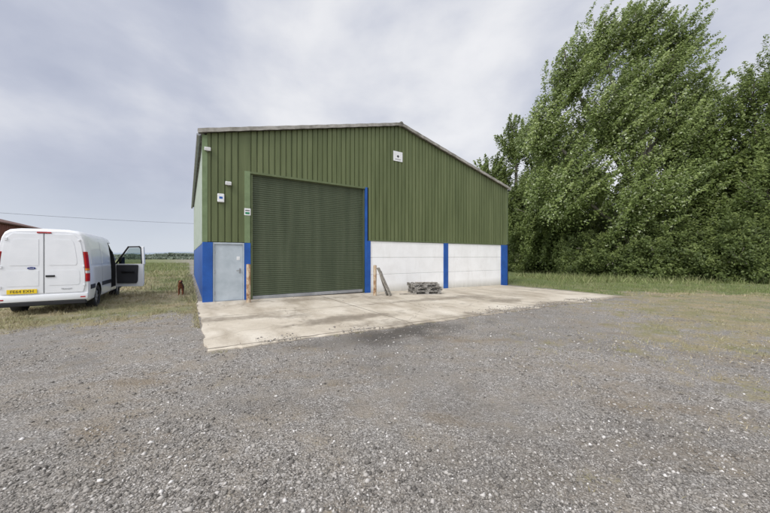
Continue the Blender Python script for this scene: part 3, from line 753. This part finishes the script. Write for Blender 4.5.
def tube(bm,pts,rads,seg=8):
    rings=[]
    for i,p in enumerate(pts):
        d=(pts[min(i+1,len(pts)-1)]-pts[max(i-1,0)]).normalized()
        q=d.to_track_quat('Z','Y')
        rings.append([bm.verts.new(p+q@Vector((math.cos(k/seg*6.2832)*rads[i],math.sin(k/seg*6.2832)*rads[i],0))) for k in range(seg)])
    for i in range(len(rings)-1):
        for k in range(seg):
            bm.faces.new((rings[i][k],rings[i][(k+1)%seg],rings[i+1][(k+1)%seg],rings[i+1][k]))
    bm.faces.new(rings[-1])
def tree(label,loc,lobes,ntw,nlf,ls,mat,wind,seed,trunk_r=.35,up=.95,twl=(1.6,3.8),sig=.22,name='tree',cat='tree',group=None):
    R=np.random.default_rng(seed); rs=random.Random(seed)
    e=thing(name,label,cat,(loc[0],loc[1],float(gz(loc[0],loc[1]))),0,group)
    lb=np.array(lobes,float)
    wgt=(lb[:,3]*lb[:,4]*lb[:,5])**(.75); wgt/=wgt.sum()
    li=R.choice(len(lb),ntw,p=wgt)
    v=R.normal(size=(ntw,3)); v/=np.linalg.norm(v,axis=1)[:,None]
    md=.56+.80*vn(v[:,0]*3.0+li*3.7+seed,v[:,2]*3.0+v[:,1]*2.2+seed,5)
    rad=R.random(ntw)**.40*md
    b=lb[li,:3]+v*rad[:,None]*lb[li,3:6]
    b[:,2]=np.maximum(b[:,2],.25)
    d=v*np.array([1,1,.6])*.6+np.array([0,0,up])+np.array(wind)*(.5+.5*R.random((ntw,1)))+R.normal(0,.16,(ntw,3))
    d/=np.linalg.norm(d,axis=1)[:,None]
    l=twl[0]+(twl[1]-twl[0])*R.random(ntw)**1.3
    b-=d*l[:,None]*.55
    u=R.random((ntw,nlf))**.85
    P_=b[:,None,:]+d[:,None,:]*(l[:,None]*u)[...,None]+R.normal(size=(ntw,nlf,3))*(sig*(1.25-1.0*u))[...,None]*np.array([1,1,.8])
    P_[...,0]+=(u**2*l[:,None])*wind[0]*.25
    P_[...,2]=np.maximum(P_[...,2],.05)
    tsh=R.random(ntw)
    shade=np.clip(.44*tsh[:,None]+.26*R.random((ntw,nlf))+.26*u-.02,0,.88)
    if mat is M_pop: shade=np.where(R.random((ntw,nlf))<.10,.98,shade)
    P_=P_.reshape(-1,3); n=len(P_)
    nrm=R.normal(size=(n,3))*.6+np.array([-.2,-.55,.7])+np.repeat(v,nlf,0)*.4; nrm/=np.linalg.norm(nrm,axis=1)[:,None]
    a=np.cross(nrm,R.normal(size=(n,3))); a/=np.linalg.norm(a,axis=1)[:,None]; c=np.cross(nrm,a)
    s=(ls*(.55+.75*R.random(n)))[:,None]
    Q=np.stack([P_-a*s,P_-c*s*.55,P_+a*s,P_+c*s*.55],1).reshape(-1,3)
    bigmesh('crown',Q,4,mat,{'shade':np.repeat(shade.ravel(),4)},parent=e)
    bm=bmesh.new(); top=max(lb[:,2]); main=lb[np.argmax(lb[:,2])]
    pts=[Vector((0,0,-.3)),Vector((.05,0,top*.2)),Vector((main[0]*.35,main[1]*.35,top*.45)),Vector((main[0]*.75,main[1]*.75,top*.75)),Vector((main[0],main[1],top+main[5]*.55))]
    tube(bm,pts,[trunk_r*1.3,trunk_r,trunk_r*.75,trunk_r*.4,.04],10)
    for q in lb:
        z0=q[2]*.35+.4; st_=Vector((main[0]*.3*z0/top,main[1]*.3*z0/top,z0)); en=Vector(q[:3]); 
        md_=(st_+en)/2+Vector((0,0,-.4)); tube(bm,[st_,md_,en,en+Vector((wind[0],0,q[5]*.5))],[trunk_r*.5,trunk_r*.35,trunk_r*.2,.03],7)
        for k in range(7):
            o_=Vector((rs.uniform(-1,1)*q[3],rs.uniform(-1,1)*q[4],rs.uniform(-.2,.95)*q[5]))*.8
            tube(bm,[en,en+o_*.5+Vector((0,0,.2)),en+o_],[trunk_r*.18,trunk_r*.1,.02],5)
    bmobj('trunk',bm,M_bark,e,smooth=True)
    return e
w=(.6,0,.1)
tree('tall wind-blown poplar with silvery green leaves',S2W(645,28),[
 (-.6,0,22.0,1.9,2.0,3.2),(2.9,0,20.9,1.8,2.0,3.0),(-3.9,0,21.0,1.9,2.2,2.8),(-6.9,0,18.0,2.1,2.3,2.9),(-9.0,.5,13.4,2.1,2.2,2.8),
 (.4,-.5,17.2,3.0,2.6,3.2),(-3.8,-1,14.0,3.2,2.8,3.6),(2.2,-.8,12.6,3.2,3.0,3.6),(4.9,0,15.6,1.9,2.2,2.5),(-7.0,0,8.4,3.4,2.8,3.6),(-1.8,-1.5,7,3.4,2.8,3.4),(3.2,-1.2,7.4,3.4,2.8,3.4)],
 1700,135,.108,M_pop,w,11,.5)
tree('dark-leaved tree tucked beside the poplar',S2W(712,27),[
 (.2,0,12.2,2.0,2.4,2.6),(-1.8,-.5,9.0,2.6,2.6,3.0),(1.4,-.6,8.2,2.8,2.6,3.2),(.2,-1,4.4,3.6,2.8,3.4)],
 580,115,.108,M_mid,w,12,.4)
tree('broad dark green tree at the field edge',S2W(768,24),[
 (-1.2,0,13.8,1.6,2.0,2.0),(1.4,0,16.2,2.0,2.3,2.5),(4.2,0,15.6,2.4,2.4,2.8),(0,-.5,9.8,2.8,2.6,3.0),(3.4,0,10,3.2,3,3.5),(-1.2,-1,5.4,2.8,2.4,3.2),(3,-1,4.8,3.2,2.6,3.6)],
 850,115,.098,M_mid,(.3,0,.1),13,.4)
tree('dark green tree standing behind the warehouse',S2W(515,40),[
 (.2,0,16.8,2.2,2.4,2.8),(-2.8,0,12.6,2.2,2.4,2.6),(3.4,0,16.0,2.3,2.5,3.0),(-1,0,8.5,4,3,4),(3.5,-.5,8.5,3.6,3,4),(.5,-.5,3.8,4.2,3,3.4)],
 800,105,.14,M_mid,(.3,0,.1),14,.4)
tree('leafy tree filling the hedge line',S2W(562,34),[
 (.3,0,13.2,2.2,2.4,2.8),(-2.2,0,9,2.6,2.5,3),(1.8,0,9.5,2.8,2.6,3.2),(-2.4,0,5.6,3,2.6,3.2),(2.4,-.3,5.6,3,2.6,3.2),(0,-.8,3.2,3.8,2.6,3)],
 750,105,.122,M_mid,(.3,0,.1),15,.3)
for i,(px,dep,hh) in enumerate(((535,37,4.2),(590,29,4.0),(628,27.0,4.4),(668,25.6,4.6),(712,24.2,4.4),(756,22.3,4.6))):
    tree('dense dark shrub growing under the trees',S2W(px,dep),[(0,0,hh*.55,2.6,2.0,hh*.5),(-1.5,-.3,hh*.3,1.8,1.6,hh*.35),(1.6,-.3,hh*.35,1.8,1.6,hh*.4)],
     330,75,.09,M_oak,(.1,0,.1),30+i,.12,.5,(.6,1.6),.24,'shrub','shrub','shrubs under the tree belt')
R=np.random.default_rng(99)
n=42000; u=R.random(n); bx=14+u*26; by=46-u*17+R.normal(0,1.0,n); bz=np.abs(R.normal(0,1,n))*3.2
nr=R.normal(size=(n,3)); nr/=np.linalg.norm(nr,axis=1)[:,None]; a=np.cross(nr,R.normal(size=(n,3))); a/=np.linalg.norm(a,axis=1)[:,None]; c=np.cross(nr,a); Pc=np.stack([bx,by,bz-.3],1)
Q=np.stack([Pc-a*.3,Pc-c*.2,Pc+a*.3,Pc+c*.2],1).reshape(-1,3)
o=bigmesh('undergrowth',Q,4,M_oak,{'shade':np.repeat(R.random(n)*.6,4)}); o['kind']='stuff'
n=60000; u=R.random(n); k=R.random(n)<.5
bx=-330+u*330; by=np.where(k,170,260)+R.normal(0,2,n)+bx*.05; hh=np.where(k,1.7,4.6)*(.35+.9*fbm(bx*.06,bx*0+k*7,44)); bz=R.random(n)*hh
nr=R.normal(size=(n,3)); nr/=np.linalg.norm(nr,axis=1)[:,None]; a=np.cross(nr,R.normal(size=(n,3))); a/=np.linalg.norm(a,axis=1)[:,None]; c=np.cross(nr,a); Pc=np.stack([bx,by,bz-.3],1)
Q=np.stack([Pc-a*.8,Pc-c*.5,Pc+a*.8,Pc+c*.5],1).reshape(-1,3)
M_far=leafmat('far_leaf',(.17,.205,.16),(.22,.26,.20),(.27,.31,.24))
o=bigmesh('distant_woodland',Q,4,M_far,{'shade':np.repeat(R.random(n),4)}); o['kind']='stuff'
xs=np.linspace(-2500,2500,120); hv=[];hf=[]
for i,x in enumerate(xs):
    h=14+30*float(fbm(x*.0016+5,x*0,71)); hv+=[(x,1900,-5),(x,1960,h*.45),(x,2100,h)]
for i in range(119):
    a=3*i; hf+=[(a,a+3,a+4,a+1),(a+1,a+4,a+5,a+2)]
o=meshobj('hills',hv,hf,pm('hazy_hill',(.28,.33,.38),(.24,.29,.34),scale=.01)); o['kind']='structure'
# shed at the far left
e=thing('shed','long low red-brown shed beyond the field','shed',(-28.2,20.6,-.1),math.atan2(.85,-.53))
M_brick=pm('red_brown_cladding',(.20,.075,.055),(.15,.055,.04),rough=.8,scale=2)
M_broof=pm('brown_roof',(.16,.085,.065),(.11,.06,.05),rough=.8,scale=2)
vs=[];fs=[];k=0
while k*.3<15.4:
    for q,dp in((0,0),(.05,.03),(.17,.03),(.22,0)): vs+=[(k*.3+q,-dp,-.3),(k*.3+q,-dp,4.35)]
    k+=1
fs=[(2*i,2*i+2,2*i+3,2*i+1) for i in range(len(vs)//2-1)]
meshobj('wall',vs,fs,M_brick,e)
meshobj('end_wall',[(0,0,-.3),(0,9,-.3),(0,9,4.35),(0,4.5,5.6),(0,0,4.35),(15.4,0,-.3),(15.4,9,-.3),(15.4,9,4.35),(15.4,4.5,5.6),(15.4,0,4.35)],[(0,1,2,3,4),(5,6,7,8,9),(1,6,7,2)],M_brick,e)
meshobj('roof',[(-.2,-.25,4.36),(15.6,-.25,4.36),(15.6,4.5,5.7),(-.2,4.5,5.7),(-.2,9.25,4.36),(15.6,9.25,4.36),(-.2,-.25,4.26),(15.6,-.25,4.26),(15.6,4.5,5.6),(-.2,4.5,5.6)],[(0,1,2,3),(3,2,5,4),(6,7,8,9),(0,6,7,1),(1,7,8,2),(0,3,9,6)],M_broof,e)
def pole(x,y,h):
    bm=bmesh.new(); tube(bm,[Vector((0,0,-.5)),Vector((0,0,h*.5)),Vector((0,0,h))],[.14,.12,.09],10)
    e=thing('utility_pole','plain wooden utility pole in the field','utility pole',(x,y,float(gz(x,y))),0,'poles carrying the overhead cable')
    bmobj('mast',bm,M_bark,e); box('crossarm',-.5,.5,-.05,.05,h-.35,h-.25,M_bark,e,.005)
P0=(-52,36); P1=(-14,62)
pole(P0[0],P0[1],7.3); pole(P1[0],P1[1],8.0)
bm=bmesh.new(); pts=[]
for k in range(25):
    f=k/24; pts.append(Vector((P0[0]+(P1[0]-P0[0])*f,P0[1]+(P1[1]-P0[1])*f,7.1+(7.6-7.1)*f-.9*4*f*(1-f)*.6)))
tube(bm,pts,[.016]*25,5); o=bmobj('overhead_cable',bm,M_black); tag(o,'thin dark overhead cable spanning two poles','cable')
# ------------------------------------------------------------ world
w_=bpy.data.worlds.new('World'); sc.world=w_; w_.use_nodes=True; nt=w_.node_tree; bg=nt.nodes['Background']
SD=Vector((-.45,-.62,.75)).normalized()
sky=N(nt,'ShaderNodeTexSky',sky_type='NISHITA'); sky.sun_disc=False; sky.sun_elevation=math.asin(SD.z); sky.sun_rotation=math.atan2(SD.x,SD.y)%(2*math.pi)
tc=N(nt,'ShaderNodeTexCoord'); sp=N(nt,'ShaderNodeSeparateXYZ'); nt.links.new(tc.outputs['Generated'],sp.inputs[0])
zz=N(nt,'ShaderNodeMath',operation='MAXIMUM'); nt.links.new(sp.outputs[2],zz.inputs[0]); zz.inputs[1].default_value=0
mp=N(nt,'ShaderNodeMapping'); mp.inputs['Scale'].default_value=(1.0,1.0,1.9); mp.inputs['Location'].default_value=(3.7,1.1,.6); nt.links.new(tc.outputs['Generated'],mp.inputs[0])
nz=N(nt,'ShaderNodeTexNoise'); nz.inputs['Scale'].default_value=1.9; nz.inputs['Detail'].default_value=7; nz.inputs['Roughness'].default_value=.5; nz.inputs['Distortion'].default_value=.15; nt.links.new(mp.outputs[0],nz.inputs['Vector'])
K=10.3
cl=ramp(nt,nz.outputs[0],[(.32,(.45,.485,.60)),(.43,(.56,.59,.69)),(.51,(.69,.71,.78)),(.59,(.81,.82,.86)),(.70,(.93,.93,.95))])
hz=N(nt,'ShaderNodeMapRange'); hz.inputs[1].default_value=.0; hz.inputs[2].default_value=.22; nt.links.new(zz.outputs[0],hz.inputs[0])
cl=mix(nt,hz.outputs[0],(.64,.69,.77),cl)
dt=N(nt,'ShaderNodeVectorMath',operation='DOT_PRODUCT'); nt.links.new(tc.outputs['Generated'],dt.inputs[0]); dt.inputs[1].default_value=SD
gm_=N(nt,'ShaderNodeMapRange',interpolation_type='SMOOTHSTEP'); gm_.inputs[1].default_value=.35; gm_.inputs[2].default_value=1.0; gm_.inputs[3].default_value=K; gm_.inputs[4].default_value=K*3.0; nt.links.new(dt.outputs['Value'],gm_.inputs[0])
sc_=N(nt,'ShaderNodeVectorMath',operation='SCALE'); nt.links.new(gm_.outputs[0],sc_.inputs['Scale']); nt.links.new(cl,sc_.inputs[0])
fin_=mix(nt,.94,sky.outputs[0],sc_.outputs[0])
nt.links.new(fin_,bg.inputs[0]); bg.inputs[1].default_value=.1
sl=bpy.data.lights.new('sun','SUN'); sl.energy=1.5; sl.angle=math.radians(12); sl.color=(1,.96,.9)
so=bpy.data.objects.new('sun',sl); COL.objects.link(so); so.rotation_mode='QUATERNION'; so.rotation_quaternion=(-SD).to_track_quat('-Z','Y'); so.location=(-10,-15,20)
# ------------------------------------------------------------ camera
cam=bpy.data.cameras.new('camera'); cam.sensor_width=36; cam.lens=F/770*36; cam.clip_end=8000; cam.clip_start=.05
co_=bpy.data.objects.new('camera',cam); COL.objects.link(co_); co_.location=(0,0,EYE); co_.rotation_euler=(math.pi/2,0,0); sc.camera=co_
